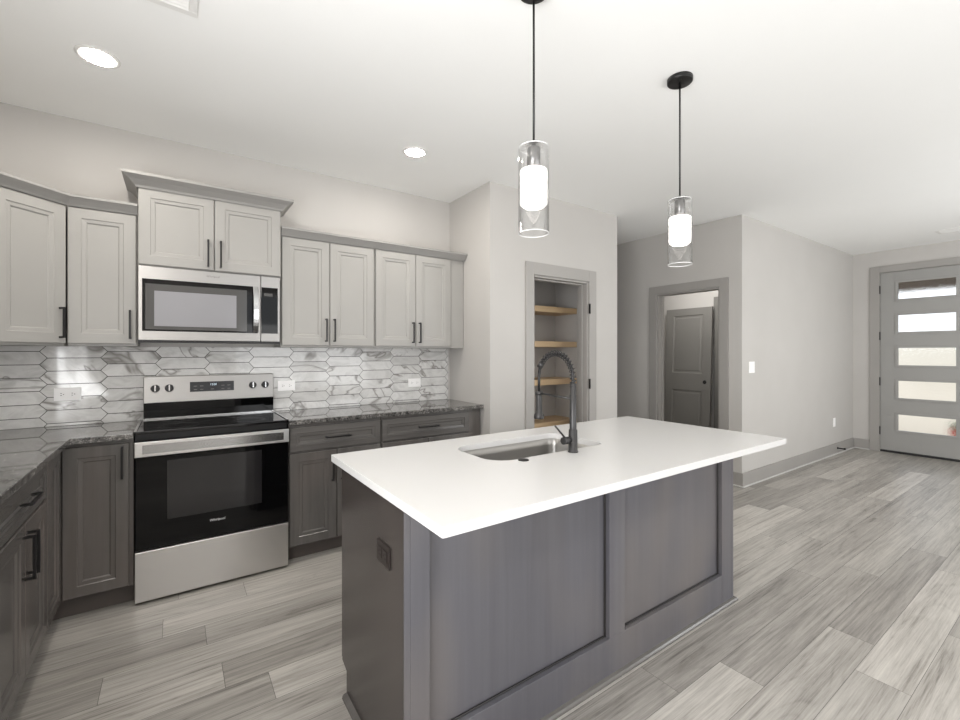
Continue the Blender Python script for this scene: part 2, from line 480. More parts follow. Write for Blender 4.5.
# wall behind the camera with sliding door and added window openings
w = MB()
w.box(XL, 1.0, YR-T, YR, 0, CEIL); w.box(1.0, 3.4, YR-T, YR, 2.33, CEIL); w.box(3.4, 4.7, YR-T, YR, 0, CEIL)
w.box(4.7, 6.9, YR-T, YR, 0, 0.6); w.box(4.7, 6.9, YR-T, YR, 2.3, CEIL); w.box(6.9, XR, YR-T, YR, 0, CEIL)
struct(w.build('wall_rear', M_WALL))
for i, (a, b, c, d) in enumerate(((1.0, 3.4, 0.0, 2.33), (4.7, 6.9, 0.6, 2.3))):
    w = MB(); y0, y1 = YR-0.07, YR+0.015; m_ = (a+b)/2
    for x0, x1, z0, z1 in ((a, a+.06, c, d), (b-.06, b, c, d), (m_-.04, m_+.04, c, d), (a, b, d-.06, d), (a, b, c, c+.06)):
        w.box(x0, x1, y0, y1, z0, z1)
    struct(w.build('window_%d' % (i+1), M_WHITEPL))  # the second one is an unseen window added for daylight

# baseboards
def baseboard(name, boxes):
    p = MB()
    for (x0, x1, y0, y1) in boxes: p.box(x0, x1, y0, y1, 0.0, 0.14)
    o = struct(p.build(name, M_TRIM, bevel=0.003))
    return o
b = baseboard('baseboard_entry', [(HX-0.016, XR-0.001, HY-0.016, HY-0.0005)])
MB().box(HX-0.03, XR-0.001, HY-0.03, HY-0.016, 0.001, 0.014).build('shoe_molding', M_SHOE, b, bevel=0.004)
b = baseboard('baseboard_hall', [(HX-0.016, HX-0.0005, HY, -1.246), (HX-0.016, HX-0.0005, -0.334, 1.5)])
MB().box(HX-0.03, HX-0.016, HY-0.016, -1.246, 0.001, 0.014).build('shoe_molding', M_SHOE, b, bevel=0.004)
b = baseboard('baseboard_right', [(XR-0.016, XR-0.0005, -1.557, HY-0.017)])
MB().box(XR-0.03, XR-0.016, -1.557, HY-0.031, 0.001, 0.014).build('shoe_molding', M_SHOE, b, bevel=0.004)
baseboard('baseboard_pantry', [(PX0, 2.622, PY-0.016, PY-0.0005), (3.509, PX1, PY-0.016, PY-0.0005)])
baseboard('baseboard_far', [(FARX-0.016, FARX-0.0005, -0.27, 1.5)])

# casings
w = MB()   # pantry opening: flat casing, jamb lining, stop
w.box(2.624, OX0, PY-0.018, PY, 0, 2.118); w.box(OX1, 3.507, PY-0.018, PY, 0, 2.118); w.box(OX0, OX1, PY-0.018, PY, OZ, 2.118)
w.box(OX0, OX0+0.018, PY, PY+T+0.004, 0, OZ); w.box(OX1-0.018, OX1, PY, PY+T+0.004, 0, OZ); w.box(OX0+0.018, OX1-0.018, PY, PY+T+0.004, OZ-0.018, OZ)
w.box(OX0+0.018, OX0+0.03, PY+0.05, PY+0.085, 0, OZ-0.018); w.box(OX1-0.03, OX1-0.018, PY+0.05, PY+0.085, 0, OZ-0.018); w.box(OX0+0.03, OX1-0.03, PY+0.05, PY+0.085, OZ-0.03, OZ-0.018)
t1 = struct(w.build('trim_1', paint('pantry_trim_paint', lin(160, 157, 153), 0.42), bevel=0.002))
for z in (1.755, 1.045, 0.3):
    h = MB().tube([(OX1-0.003, PY-0.0255, z-0.047), (OX1-0.003, PY-0.0255, z+0.047)], 0.0075, 10)
    h.box(OX1-0.012, OX1+0.010, PY-0.0205, PY-0.0182, z-0.045, z+0.045)
    h.build('hinge', M_BLACK, t1)
w = MB()   # hall door opening
w.box(HX-0.018, HX, -1.245, DY0, 0, 2.11); w.box(HX-0.018, HX, DY1, -0.336, 0, 2.11); w.box(HX-0.018, HX, DY0, DY1, DZ, 2.11)
w.box(HX, HX+T, DY0, DY0+0.018, 0, DZ); w.box(HX, HX+T, DY1-0.018, DY1, 0, DZ); w.box(HX, HX+T, DY0+0.018, DY1-0.018, DZ-0.018, DZ)
w.box(HX+0.05, HX+0.085, DY1-0.03, DY1-0.018, 0, DZ-0.018)
struct(w.build('trim_2', M_TRIM, bevel=0.002))
w = MB()   # casing of another doorway on the far wall of that room, with its closed door
w.box(FARX-0.018, FARX, -0.36, -0.275, 0, 2.12); w.box(FARX-0.018, FARX, -1.2, -0.36, 2.03, 2.12)
struct(w.build('trim_3', M_LEAFPAINT, bevel=0.002))
struct(MB().box(FARX-0.008, FARX-0.001, -1.2, -0.36, 0.01, 2.03).build('door_2', M_LEAFPAINT))
w = MB()   # front door casing
w.box(XR-0.018, XR, FY1, -1.558, 0, 2.507); w.box(XR-0.018, XR, FY0-0.1, FY0, 0, 2.507); w.box(XR-0.018, XR, FY0, FY1, FZ, 2.507)
w.box(XR, XR+0.15, FY1-0.004, FY1, 0, FZ); w.box(XR, XR+0.15, FY0, FY0+0.004, 0, FZ); w.box(XR, XR+0.15, FY0+0.004, FY1-0.004, FZ-0.004, FZ)
struct(w.build('trim_4', M_TRIM, bevel=0.002))

# front door: slab with five windows
fd = bpy.data.objects.new('door_1', None); fd.location = (XR, (FY0+FY1)/2, 0); COL.objects.link(fd); struct(fd)
Y0, Y1 = FY0+0.007-fd.location.y, FY1-0.007-fd.location.y
PYA, PYB = -2.375-fd.location.y, -1.838-fd.location.y
panes = [(0.305, 0.522), (0.735, 0.97), (1.17, 1.405), (1.609, 1.838), (2.047, 2.272)]
s_ = MB()
zz = 0.03
for a, b_ in panes:
    s_.box(0.012, 0.057, Y0, Y1, zz, a); zz = b_
s_.box(0.012, 0.057, Y0, Y1, zz, FZ-0.006)
for a, b_ in panes:
    s_.box(0.012, 0.057, Y0, PYA, a, b_); s_.box(0.012, 0.057, PYB, Y1, a, b_)
s_.build('slab', M_DOORPAINT, fd)
for a, b_ in panes:
    f = MB()
    for (ya, yb, za, zb) in ((PYA-.025, PYB+.025, a-.025, a+.004), (PYA-.025, PYB+.025, b_-.004, b_+.025), (PYA-.025, PYA+.004, a+.004, b_-.004), (PYB-.004, PYB+.025, a+.004, b_-.004)):
        f.box(0.004, 0.0118, ya, yb, za, zb)
    f.build('pane_frame', M_DOORPAINT, fd, bevel=0.003)
    MB().box(0.028, 0.034, PYA, PYB, a, b_).build('pane', M_PANE, fd)
for z in (2.19, 1.565, 0.95, 0.286):
    MB().tube([(-0.004, Y1+0.006, z-0.055), (-0.004, Y1+0.006, z+0.055)], 0.010, 10).build('hinge', M_BLACK, fd)
MB().box(0.008, 0.10, Y0-0.006, Y1+0.006, 0.0, 0.024).build('threshold', M_RUBBER, fd)

# outdoors beyond the front door
struct(MB().box(XR+0.16, 40, -20, 16, -0.12, -0.02).build('ground', M_OUTGROUND))
MBo = MB().box(9.35, 9.65, -8, 4, 2.30, 2.75).build('porch_beam', M_BEAM)
struct(MBo)
struct(MB().box(30, 30.3, -22, 6, -0.02, 2.1).build('garden_wall', M_STUCCO))

# ------------------------------------------------------------------ cabinet pieces
DOORP = lambda f: [(0.0, 0.003), (0.003, 0.0), (f, 0.0), (f+0.003, 0.004), (f+0.020, 0.006), (f+0.026, 0.012)]
def pull(parent, p, vertical=True, L=0.165, M=None):
    """black square bar pull on two posts, bar 30 mm proud of the front"""
    x, z = p; m = MB(M); r = 0.005
    if vertical:
        m.box(x-r, x+r, -0.035, -0.025, z-L/2, z+L/2)
        for q in (z-L/2, z+L/2-2*r): m.box(x-r, x+r, -0.025, 0.0, q, q+2*r)
    else:
        m.box(x-L/2, x+L/2, -0.035, -0.025, z-r, z+r)
        for q in (x-L/2, x+L/2-2*r): m.box(q, q+2*r, -0.025, 0.0, z-r, z+r)
    return m.build('pull', M_BLACK, parent, bevel=0.001)
def door(root, x0, x1, z0, z1, mat, handle=None, M=None, f=0.055, name='door', horiz=False):
    d = MB(M).loops(x0, x1, z0, z1, DOORP(f), 0.0185).build(name, mat, root)
    if handle: pull(d, handle, not horiz, M=M)
    return d

# ------------------------------------------------------------------ upper cabinets (front plane y=-0.262, bottoms z=1.378)
UY, UZ0, UZ1 = -0.262, 1.378, 2.155
CROWN = [(0.0, 2.135), (0.006, 2.135), (0.012, 2.144), (0.030, 2.164), (0.044, 2.178), (0.044, 2.191), (0.0, 2.191)]
left_path = [(-0.538, -0.497), (-0.303, UY), (0.0, UY)]
def upper(label, x0, x1, doors, stile_to=None, crown=None, cend=None):
    r = thing('wall_cabinet', label, 'cabinet', (0, 0, 0), 'pale upper cabinets')
    r.location = (x0, 0, UZ0)
    X = stile_to or x1
    MB(Matrix.Translation((-x0, 0, -UZ0))).box(x0+0.001, X-0.001, UY+0.019, -0.003, UZ0, UZ1).build('body', M_UPPER, r)
    T_ = Matrix.Translation((-x0, UY, -UZ0))
    for (a, b_, hx) in doors:
        door(r, a, b_, UZ0+0.012, UZ1-0.022, M_UPPER, (hx, UZ0+0.122), T_)
    c = MB(Matrix.Translation((-x0, 0, -UZ0)))
    c.sweep(*crown) if crown else None
    c.build('crown_molding', M_CROWN, r)
    return r
# diagonal corner cabinet
r = thing('wall_cabinet', 'pale diagonal corner upper cabinet at the far left above the granite counter', 'cabinet', (-0.55, -0.25, UZ0), 'pale upper cabinets')
T0 = Matrix.Translation((0.55, 0.25, -UZ0))
k = 0.0134
MB(T0).prism([(-0.798, -0.003), (-0.798, -0.497), (-0.538-k, -0.497+k), (-0.304-k, UY+k), (-0.304, -0.003)], UZ0, UZ1).build('body', M_UPPER, r)
Td = T0 @ Matrix.Translation((-0.303, UY, 0)) @ Matrix.Rotation(PI/4, 4, 'Z')
door(r, -0.322, -0.004, UZ0+0.012, UZ1-0.022, M_UPPER, (-0.035, UZ0+0.122), Td)
MB(T0).sweep(left_path, CROWN, 0, 1).build('crown_molding', M_CROWN, r)
upper('narrow pale single-door upper cabinet left of the microwave', -0.303, -0.002, [(-0.3015, -0.008, -0.034)], None, (left_path, CROWN, 1, 2))
rp = [(0.768, UY), (1.436, UY), (2.252, UY)]
upper('pale double-door upper cabinet right beside the microwave', 0.768, 1.436, [(0.776, 1.0945, 1.068), (1.0985, 1.429, 1.126)], None, (rp, CROWN, 0, 1))
upper('pale double-door upper cabinet next to the pantry wall', 1.436, 2.115, [(1.444, 1.780, 1.752), (1.784, 2.112, 1.812)], 2.252, (rp, CROWN, 1, 2))
# cabinet above the microwave, taller and prouder
MY = -0.291
r = thing('wall_cabinet', 'short pale double-door upper cabinet raised above the microwave', 'cabinet', (0, 0, 1.848), 'pale upper cabinets')
T0 = Matrix.Translation((0, 0, -1.848))
MB(T0).box(0.001, 0.765, MY+0.019, -0.003, 1.848, 2.31).build('body', M_UPPER, r)
Tm = Matrix.Translation((0, MY, -1.848))
door(r, 0.004, 0.3775, 1.852, 2.297, M_UPPER, (0.346, 1.952), Tm)
door(r, 0.3815, 0.762, 1.852, 2.297, M_UPPER, (0.413, 1.952), Tm)
CR2 = [(0.0, 2.29), (0.008, 2.29), (0.014, 2.302), (0.040, 2.328), (0.068, 2.346), (0.068, 2.362), (0.0, 2.362)]
MB(T0).sweep([(0.001, -0.003), (0.001, MY), (0.765, MY), (0.765, -0.003)], CR2).build('crown_molding', M_CROWN, r)

# ------------------------------------------------------------------ base cabinets (front plane y=-0.525 / x=-0.285)
BY, BX, BZ0, BZ1 = -0.525, -0.285, 0.10, 0.883
# corner cabinet with folding two-leaf door
r = thing('corner_base_cabinet', 'dark grey corner base cabinet with folding door left of the oven', 'cabinet', (-0.55, -0.3, 0))
T0 = Matrix.Translation((0.55, 0.3, 0))
m = MB(T0)
m.prism([(-0.798, -0.003), (-0.798, -0.803), (BX-0.02, -0.803), (BX-0.02, BY+0.02), (-0.004, BY+0.02), (-0.004, -0.003)], BZ0, BZ1)
m.build('body', M_BASE, r)
m = MB(T0); m.prism([(-0.798, -0.003), (-0.798, -0.803), (-0.345, -0.803), (-0.345, -0.465), (-0.004, -0.465), (-0.004, -0.003)], 0.0, BZ0)
m.build('toe_kick', M_TOE, r)
door(r, -0.283, -0.022, 0.108, 0.862, M_BASE, (-0.050, 0.765), T0 @ Matrix.Translation((0, BY, 0)), name='folding_door')
door(r, -0.800, -0.532, 0.108, 0.862, M_BASE, None, T0 @ Matrix.Translation((BX, 0, 0)) @ Matrix.Rotation(PI/2, 4, 'Z'), f=0.05, name='folding_door')
def base(label, w_, M, loc, seams, group='dark base cabinets', filler=0.0, dep=0.520):
    r = thing('base_cabinet', label, 'cabinet', loc, group)
    MB(M).box(0.001, w_+filler-0.001, 0.02, dep, BZ0, BZ1).build('body', M_BASE, r)
    MB(M).box(0.001, w_+filler-0.001, 0.08, dep, 0.0, BZ0).build('toe_kick', M_TOE, r)
    door(r, 0.005, w_-0.005, 0.706, 0.862, M_BASEH, (w_/2, 0.784), M, f=0.038, name='drawer', horiz=True)
    mid = seams
    door(r, 0.005, mid-0.002, 0.108, 0.696, M_BASE, (mid-0.03, 0.575), M)
    door(r, mid+0.002, w_-0.005, 0.108, 0.696, M_BASE, (mid+0.03, 0.575), M)
    return r
base('dark grey base cabinet with drawer immediately right of the oven', 0.612, Matrix.Identity(4), (0.768, BY, 0), 0.300)
base('dark grey base cabinet with drawer in the corner by the pantry wall', 0.745, Matrix.Identity(4), (1.383, BY, 0), 0.372, filler=0.122)
RZ = Matrix.Rotation(PI/2, 4, 'Z')
base('dark grey base cabinet with drawer on the left wall, bar handles side by side', 0.690, RZ, (BX, -1.4965, 0), 0.340, dep=0.508)
base('dark grey base cabinet with drawer on the left wall, nearest the camera', 0.690, RZ, (BX, -2.1895, 0), 0.340, dep=0.508)

# countertops
ct = MB().prism([(-0.797, -0.003), (-0.797, -2.19), (-0.25, -2.19), (-0.25, -0.552), (-0.003, -0.552), (-0.003, -0.003)], 0.884, 0.914).build('granite_countertop', M_GRANITE, bevel=0.003)
tag(ct, 'polished dark granite countertop turning the corner left of the oven', 'countertop', 'granite countertops')
ct = MB().box(0.766, 2.252, -0.550, -0.003, 0.884, 0.914).build('granite_countertop', M_GRANITE, bevel=0.003)
tag(ct, 'polished dark granite countertop right of the oven, ending at the pantry wall', 'countertop', 'granite countertops')

# backsplash of picket tiles
def clip(poly, x0, x1, z0, z1):
    for ax, lim, sg in ((0, x0, 1), (0, x1, -1), (1, z0, 1), (1, z1, -1)):
        out = []
        for i in range(len(poly)):
            a, b_ = poly[i], poly[(i+1) % len(poly)]
            ia, ib = sg*(a[ax]-lim) >= 0, sg*(b_[ax]-lim) >= 0
            if ia: out.append(a)
            if ia != ib:
                t = (lim-a[ax])/(b_[ax]-a[ax]); out.append((a[0]+t*(b_[0]-a[0]), a[1]+t*(b_[1]-a[1])))
        poly = out
        if len(poly) < 3: return []
    return poly
mb = MB(); mb.mi = 1
mb.box(-0.798, 2.236, -0.0055, -0.0005, 0.9145, 1.3775)
mb.mi = 0
CP, RH, TIP, G = 0.2655, 0.0755, 0.016, 0.0019
for c in range(-2, 12):
    b0, b1 = -0.44 + CP*(c-1), -0.44 + CP*c
    o = 1.233 if c % 2 else 1.233 + RH/2
    for j in range(-6, 4):
        zc = o + RH*(j+0.5)
        h = RH/2 - G
        poly = [(b0-TIP+G, zc), (b0+TIP+G*0.4, zc-h), (b1-TIP-G*0.4, zc-h), (b1+TIP-G, zc), (b1-TIP-G*0.4, zc+h), (b0+TIP+G*0.4, zc+h)]
        poly = clip(poly, -0.797, 2.2355, 0.9155, 1.377)
        if len(poly) < 3: continue
        n = len(poly); i = len(mb.f); rv = random.random()
        mb.add([(x, -0.0085, z) for x, z in poly] + [(x, -0.005, z) for x, z in poly],
               [tuple(range(n))] + [(q, q+n, (q+1)%n+n, (q+1)%n) for q in range(n)])
        mb.uv[i] = [(x-b0, z-zc) for x, z in poly]
        for q in range(n+1): mb.rnd[i+q] = rv
bs = mb.build('tile_backsplash', [M_TILE, M_GROUT])
tag(bs, 'glossy marble picket tile backsplash on the wall behind the oven and counters', 'backsplash')

# ------------------------------------------------------------------ range
rg = thing('electric_range', 'freestanding stainless electric range with black glass oven door', 'oven', (0.38, -0.30, 0))
T0 = Matrix.Translation((-0.38, 0.30, 0))
mk = lambda: MB(T0)
mk().box(0.001, 0.759, -0.505, -0.012, 0.03, 0.905).build('body', M_BLACK, rg)
for x in (0.06, 0.70):
    for y in (-0.46, -0.06): mk().tube([(x, y, 0.0), (x, y, 0.03)], 0.018, 12).build('foot', M_BLACK, rg)
d_ = mk().box(0.002, 0.758, -0.556, -0.506, 0.016, 0.282).build('drawer', M_STEEL, rg, bevel=0.004)
od = mk().box(0.003, 0.757, -0.550, -0.506, 0.288, 0.868).build('oven_door', M_BGLASS, rg, bevel=0.004)
mk().box(0.142, 0.609, -0.5515, -0.550, 0.432, 0.752).build('window', M_OVENWIN, od, bevel=0.0006)
h = mk(); h.box(0.002, 0.760, -0.572, -0.552, 0.787, 0.866)
h.box(0.02, 0.06, -0.553, -0.541, 0.80, 0.85); h.box(0.70, 0.74, -0.553, -0.541, 0.80, 0.85)
hb = h.build('handle', M_STEEL, od, bevel=0.003)
mk().box(0.036, 0.728, -0.5735, -0.572, 0.803, 0.850).build('handle_inlay', M_CHROME, hb)
text_mesh('Whirlpool', 0.0185, T0 @ FRONT(0.378, -0.5504, 0.382), 'logo', M_PRINT, od, 0.15)
ctp = mk().box(0.001, 0.759, -0.560, -0.068, 0.906, 0.922).build('cooktop', M_CERAM, rg, bevel=0.003)
for (x, y, rr) in ((0.20, -0.42, 0.10), (0.56, -0.42, 0.085), (0.20, -0.19, 0.075), (0.56, -0.19, 0.10)):
    ring = mk().lathe(x, y, [(rr-0.0015, 0.9221), (rr-0.0015, 0.9224), (rr, 0.9224), (rr, 0.9221)], 40, True)
    ring.build('burner_ring', M_MFRAME, ctp)
mk().box(0.0, 0.012, -0.562, -0.066, 0.9225, 0.926).build('cooktop_edge', M_CHROME, ctp)
mk().box(0.748, 0.760, -0.562, -0.066, 0.9225, 0.926).build('cooktop_edge', M_CHROME, ctp)
mk().box(0.017, 0.755, -0.066, -0.012, 0.906, 1.03).build('back_riser', M_BGLASS, rg)
mk().box(0.017, 0.755, -0.071, -0.0662, 0.9225, 0.930).build('riser_trim', M_CHROME, rg)
cp = mk(); cp.add([(0.017,-0.085,1.025),(0.755,-0.085,1.025),(0.755,-0.010,1.025),(0.017,-0.010,1.025),(0.017,-0.068,1.19),(0.755,-0.068,1.19),(0.755,-0.010,1.19),(0.017,-0.010,1.19)],
       [(3,2,1,0),(4,5,6,7),(0,1,5,4),(1,2,6,5),(2,3,7,6),(3,0,4,7)])
cpo = cp.build('control_panel', M_STEELP, rg, bevel=0.004)
TILT = math.atan2(0.017, 0.165)
def onpanel(x, z):  # local frame on the slanted panel face
    y = -0.085 + (z-1.025)*0.017/0.165
    return T0 @ Matrix.Translation((x, y, z)) @ Matrix.Rotation(-TILT, 4, 'X')
dsp = MB(onpanel(0.382, 1.117)).box(-0.125, 0.125, -0.002, 0.0, -0.032, 0.032).build('display', M_DISPLAY, cpo)
text_mesh('12:00', 0.018, onpanel(0.382, 1.117) @ FRONT(0.005, -0.0024, 0.012), 'clock_digits', M_DIGITS, dsp)
for i in range(5):
    for z in (-0.018, 0.004):
        if i == 2 and z > 0: continue
        x = (-0.095, -0.06, 0.0, 0.06, 0.095)[i]
        MB(onpanel(0.382, 1.117)).box(x-0.009, x+0.009, -0.0024, -0.002, z-0.0015, z+0.0015).build('button', M_GREYPRINT, dsp)
for x in (0.076, 0.148, 0.622, 0.70):
    kM = onpanel(x, 1.115)
    kb = MB(kM).tube([(0, -0.0002, 0), (0, -0.006, 0), (0, -0.02, 0), (0, -0.022, 0)], [0.024, 0.023, 0.021, 0.019], 28).build('knob', M_BLACK, cpo)
    MB(kM).box(-0.0035, 0.0035, -0.026, -0.022, -0.018, 0.019).build('knob_grip', M_CHROME, kb)

# ------------------------------------------------------------------ microwave
mw = thing('microwave_oven', 'stainless over-the-range microwave under the raised upper cabinet', 'microwave', (0.38, -0.15, 1.40))
T0 = Matrix.Translation((-0.38, 0.15, -1.40))
mk().box(0.003, 0.757, MY+0.03, -0.003, 1.405, 1.843).build('body', M_BLACK, mw)
md = mk().box(0.002, 0.640, MY, MY+0.029, 1.412, 1.843).build('door', M_STEELP, mw, bevel=0.003)
mk().box(0.021, 0.622, MY-0.002, MY, 1.466, 1.770).build('door_glass', M_BGLASS, md, bevel=0.0008)
mk().box(0.036, 0.560, MY-0.0035, MY-0.002, 1.476, 1.742).build('window_border', M_MFRAME, md)
mk().box(0.078, 0.500, MY-0.005, MY-0.0035, 1.496, 1.702).build('window', M_MWIN, md)
hh = mk(); n = 14; vs = []
pth = []
for i in range(n+1):
    z = 1.470 + 0.30*i/n; u = (2*i/n-1)
    pth.append((0.610, MY-0.012-0.030*(1-u*u), z))
vs, fs = [], []
for (x, y, z) in pth:
    vs += [(x-0.016, y, z), (x+0.016, y, z), (x+0.016, y+0.011, z), (x-0.016, y+0.011, z)]
for i in range(n):
    for q in range(4): fs.append((i*4+q, i*4+(q+1)%4, i*4+4+(q+1)%4, i*4+4+q))
fs += [(0,1,2,3), (n*4+3, n*4+2, n*4+1, n*4)]
hh.add(vs, fs)
hh.build('handle', M_CHROME, md, bevel=0.002)
cpn = mk().box(0.643, 0.758, MY, MY+0.029, 1.412, 1.843).build('control_panel', M_STEELP, mw, bevel=0.003)
cg = mk().box(0.645, 0.744, MY-0.002, MY, 1.466, 1.770).build('keypad_glass', M_BGLASS, cpn, bevel=0.0008)
mk().box(0.660, 0.712, MY-0.003, MY-0.002, 1.712, 1.732).build('display', M_MFRAME, cg)
mk().box(0.003, 0.757, MY+0.002, MY+0.06, 1.398, 1.410).build('vent_grille', M_BLACK, mw)
text_mesh('Whirlpool', 0.017, T0 @ FRONT(0.372, MY-0.0004, 1.812), 'logo', M_GREYPRINT, md, 0.1)

# ------------------------------------------------------------------ island
IX0, IX1, IY0, IY1 = 0.727, 2.668, -2.310, -1.712
isl = thing('kitchen_island', 'large dark grey kitchen island with two recessed panels facing the camera', 'island', ((IX0+IX1)/2, (IY0+IY1)/2, 0))
T0 = Matrix.Translation(-isl.location)
b_ = mk(); b_.box(IX0+0.02, 1.165, IY0+0.034, IY1-0.02, 0.0, 0.886); b_.box(1.87, IX1-0.02, IY0+0.034, IY1-0.02, 0.0, 0.886); b_.box(1.165, 1.87, IY0+0.034, IY1-0.02, 0.0, 0.66); b_.box(1.165, 1.87, IY0+0.034, -2.20, 0.66, 0.886)
b_.build('body', M_ISLAND, isl)
# front panel board and frame, chamfered bead inside each opening
mk().box(IX0+0.02, IX1-0.02, IY0+0.0245, IY0+0.0338, 0.0, 0.886).build('front_panel', M_ISLAND, isl)
fr = mk()
fr.box(IX0, IX0+0.0197, IY0, IY0+0.004, 0.0, 0.886); fr.box(IX1-0.0197, IX1, IY0, IY0+0.004, 0.0, 0.886)
for x0, x1, z0, z1 in ((IX0+0.0197, 0.812, 0.0, 0.886), (1.642, 1.742, 0.165, 0.80), (2.547, IX1-0.0197, 0.0, 0.886), (0.812, 2.547, 0.0, 0.165), (0.812, 2.547, 0.80, 0.886)):
    fr.box(x0, x1, IY0, IY0+0.0243, z0, z1)
fr.build('front_frame', M_ISLAND, isl, bevel=0.0015)
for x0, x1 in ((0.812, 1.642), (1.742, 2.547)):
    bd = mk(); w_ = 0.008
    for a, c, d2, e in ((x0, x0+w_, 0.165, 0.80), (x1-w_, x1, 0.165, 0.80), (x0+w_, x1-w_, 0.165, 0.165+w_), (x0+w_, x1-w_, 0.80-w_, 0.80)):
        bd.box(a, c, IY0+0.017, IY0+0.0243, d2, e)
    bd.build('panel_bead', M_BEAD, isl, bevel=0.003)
# end panels with toe-kick notch at the back
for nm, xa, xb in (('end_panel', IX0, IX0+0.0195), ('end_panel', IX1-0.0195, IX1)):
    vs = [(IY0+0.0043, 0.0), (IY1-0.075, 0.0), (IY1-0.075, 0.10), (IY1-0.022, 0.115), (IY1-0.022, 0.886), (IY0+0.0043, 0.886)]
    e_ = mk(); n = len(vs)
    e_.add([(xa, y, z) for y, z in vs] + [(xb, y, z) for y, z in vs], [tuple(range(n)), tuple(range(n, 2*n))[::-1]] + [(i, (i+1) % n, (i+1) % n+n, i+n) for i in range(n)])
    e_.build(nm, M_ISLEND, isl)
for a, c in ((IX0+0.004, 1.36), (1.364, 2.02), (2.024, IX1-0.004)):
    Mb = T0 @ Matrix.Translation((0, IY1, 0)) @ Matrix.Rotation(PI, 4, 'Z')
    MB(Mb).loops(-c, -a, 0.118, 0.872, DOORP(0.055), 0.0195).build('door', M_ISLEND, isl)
sh = mk(); prof = [(0.0, 0.0), (0.018, 0.0), (0.017, 0.008), (0.012, 0.015), (0.0, 0.018)]
sh.sweep([(IX0, IY1-0.075), (IX0, IY0), (IX1, IY0), (IX1, IY1-0.075)], prof).build('shoe_molding', M_BASEH, isl)
ol = mk().box(IX0-0.006, IX0-0.0002, -2.214, -2.112, 0.664, 0.734).build('outlet', M_DARKPL, isl, bevel=0.002)
for y in (-2.184, -2.142):
    s_ = mk().box(IX0-0.008, IX0-0.006, y-0.016, y+0.016, 0.682, 0.716).build('socket', M_DARKPL, ol, bevel=0.0008)
    q = mk()
    for dz in (-0.007, 0.007): q.box(IX0-0.0083, IX0-0.008, y-0.009, y+0.001, 0.699+dz-0.0015, 0.699+dz+0.0015)
    q.box(IX0-0.0083, IX0-0.008, y+0.007, y+0.012, 0.6965, 0.7015)
    q.build('slots', M_SLOT, ol)

# island worktop with sink cut-out
def rrect(x0, x1, y0, y1, r, n=8, right_tight=False):
    pts = []
    r_all = r
    for sx, sy, a0 in ((1, 1, 0), (0, 1, PI/2), (0, 0, PI), (1, 0, 1.5*PI)):
        r = r_all * (0.45 if sx and right_tight else 1)
        cx, cy = (x1-r if sx else x0+r), (y1-r if sy else y0+r)
        for i in range(n+1):
            a = a0 + PI/2*i/n; pts.append((cx+r*math.cos(a), cy+r*math.sin(a)))
    return pts
SX0, SX1, SY0, SY1 = 1.195, 1.832, -2.130, -1.785
outer = rrect(0.7124, 2.6753, -2.5608, -1.6258, 0.006, 3)
inner = rrect(SX0, SX1, SY0, SY1, 0.10, 8, True)
bm = bmesh.new()
Z0, Z1 = 0.8868, 0.914
def ringv(pts, z): return [bm.verts.new((x, y, z)) for x, y in pts]
loops_ = {}
for z in (Z0, Z1):
    o_, i_ = ringv(outer, z), ringv(inner, z)
    es = [bm.edges.new((L[i], L[(i+1) % len(L)])) for L in (o_, i_) for i in range(len(L))]
    bmesh.ops.triangle_fill(bm, edges=es, use_beauty=True)
    loops_[z] = (o_, i_)
for q in (0, 1):
    A, B = loops_[Z0][q], loops_[Z1][q]
    for i in range(len(A)): bm.faces.new((A[i], A[(i+1) % len(A)], B[(i+1) % len(A)], B[i]))
bmesh.ops.recalc_face_normals(bm, faces=bm.faces)
me = bpy.data.meshes.new('quartz_worktop'); bm.to_mesh(me); bm.free(); me.materials.append(M_QUARTZ)
qt = bpy.data.objects.new('quartz_worktop', me); COL.objects.link(qt)
bv = qt.modifiers.new('bevel', 'BEVEL'); bv.width = 0.003; bv.segments = 2; bv.limit_method = 'ANGLE'; bv.angle_limit = math.radians(50)
tag(qt, 'white quartz worktop on the kitchen island with a sink cut-out', 'countertop')

# sink
sk = thing('undermount_sink', 'stainless undermount sink sunk into the white island worktop', 'sink', ((SX0+SX1)/2, (SY0+SY1)/2, 0.68))
T0 = Matrix.Translation(-sk.location)
mb = mk()
secs = [(0.016, 0.8862), (0.003, 0.8862), (0.003, 0.85), (0.008, 0.74), (0.02, 0.70), (0.055, 0.684)]
rings = [rrect(SX0+i, SX1-i, SY0+i, SY1-i, max(0.02, 0.10-i*0.4), 8, True) for i, z in secs]
rings[0] = rrect(SX0-0.016, SX1+0.016, SY0-0.016, SY1+0.016, 0.11, 8, True)
n = len(rings[0]); vs, fs = [], []
for (i, z), rr in zip(secs, rings): vs += [(x, y, z) for x, y in rr]
for i in range(len(secs)-1):
    for q in range(n): fs.append((i*n+q, i*n+(q+1) % n, (i+1)*n+(q+1) % n, (i+1)*n+q))
fs.append(tuple((len(secs)-1)*n+q for q in range(n)))
mb.add(vs, fs, True)
bo = mb.build('basin', M_STEELV, sk)
so = bo.modifiers.new('thick', 'SOLIDIFY'); so.thickness = 0.0015; so.offset = -1
mk().lathe(1.513, -1.95, [(0.0, 0.6865), (0.03, 0.6865), (0.045, 0.688), (0.048, 0.6845)], 28).build('drain', M_CHROME, sk)

# air switch button
bt = MB().lathe(0, 0, [(0.0, 0.0042), (0.013, 0.0042), (0.0145, 0.0030), (0.0155, 0.0034), (0.021, 0.0030), (0.022, 0.0003), (0.0, 0.0003)], 28).build('air_switch', M_BLACK)
bt.location = (1.312, -2.157, 0.914)
tag(bt, 'small round black push button on the worktop in front of the sink', 'button')

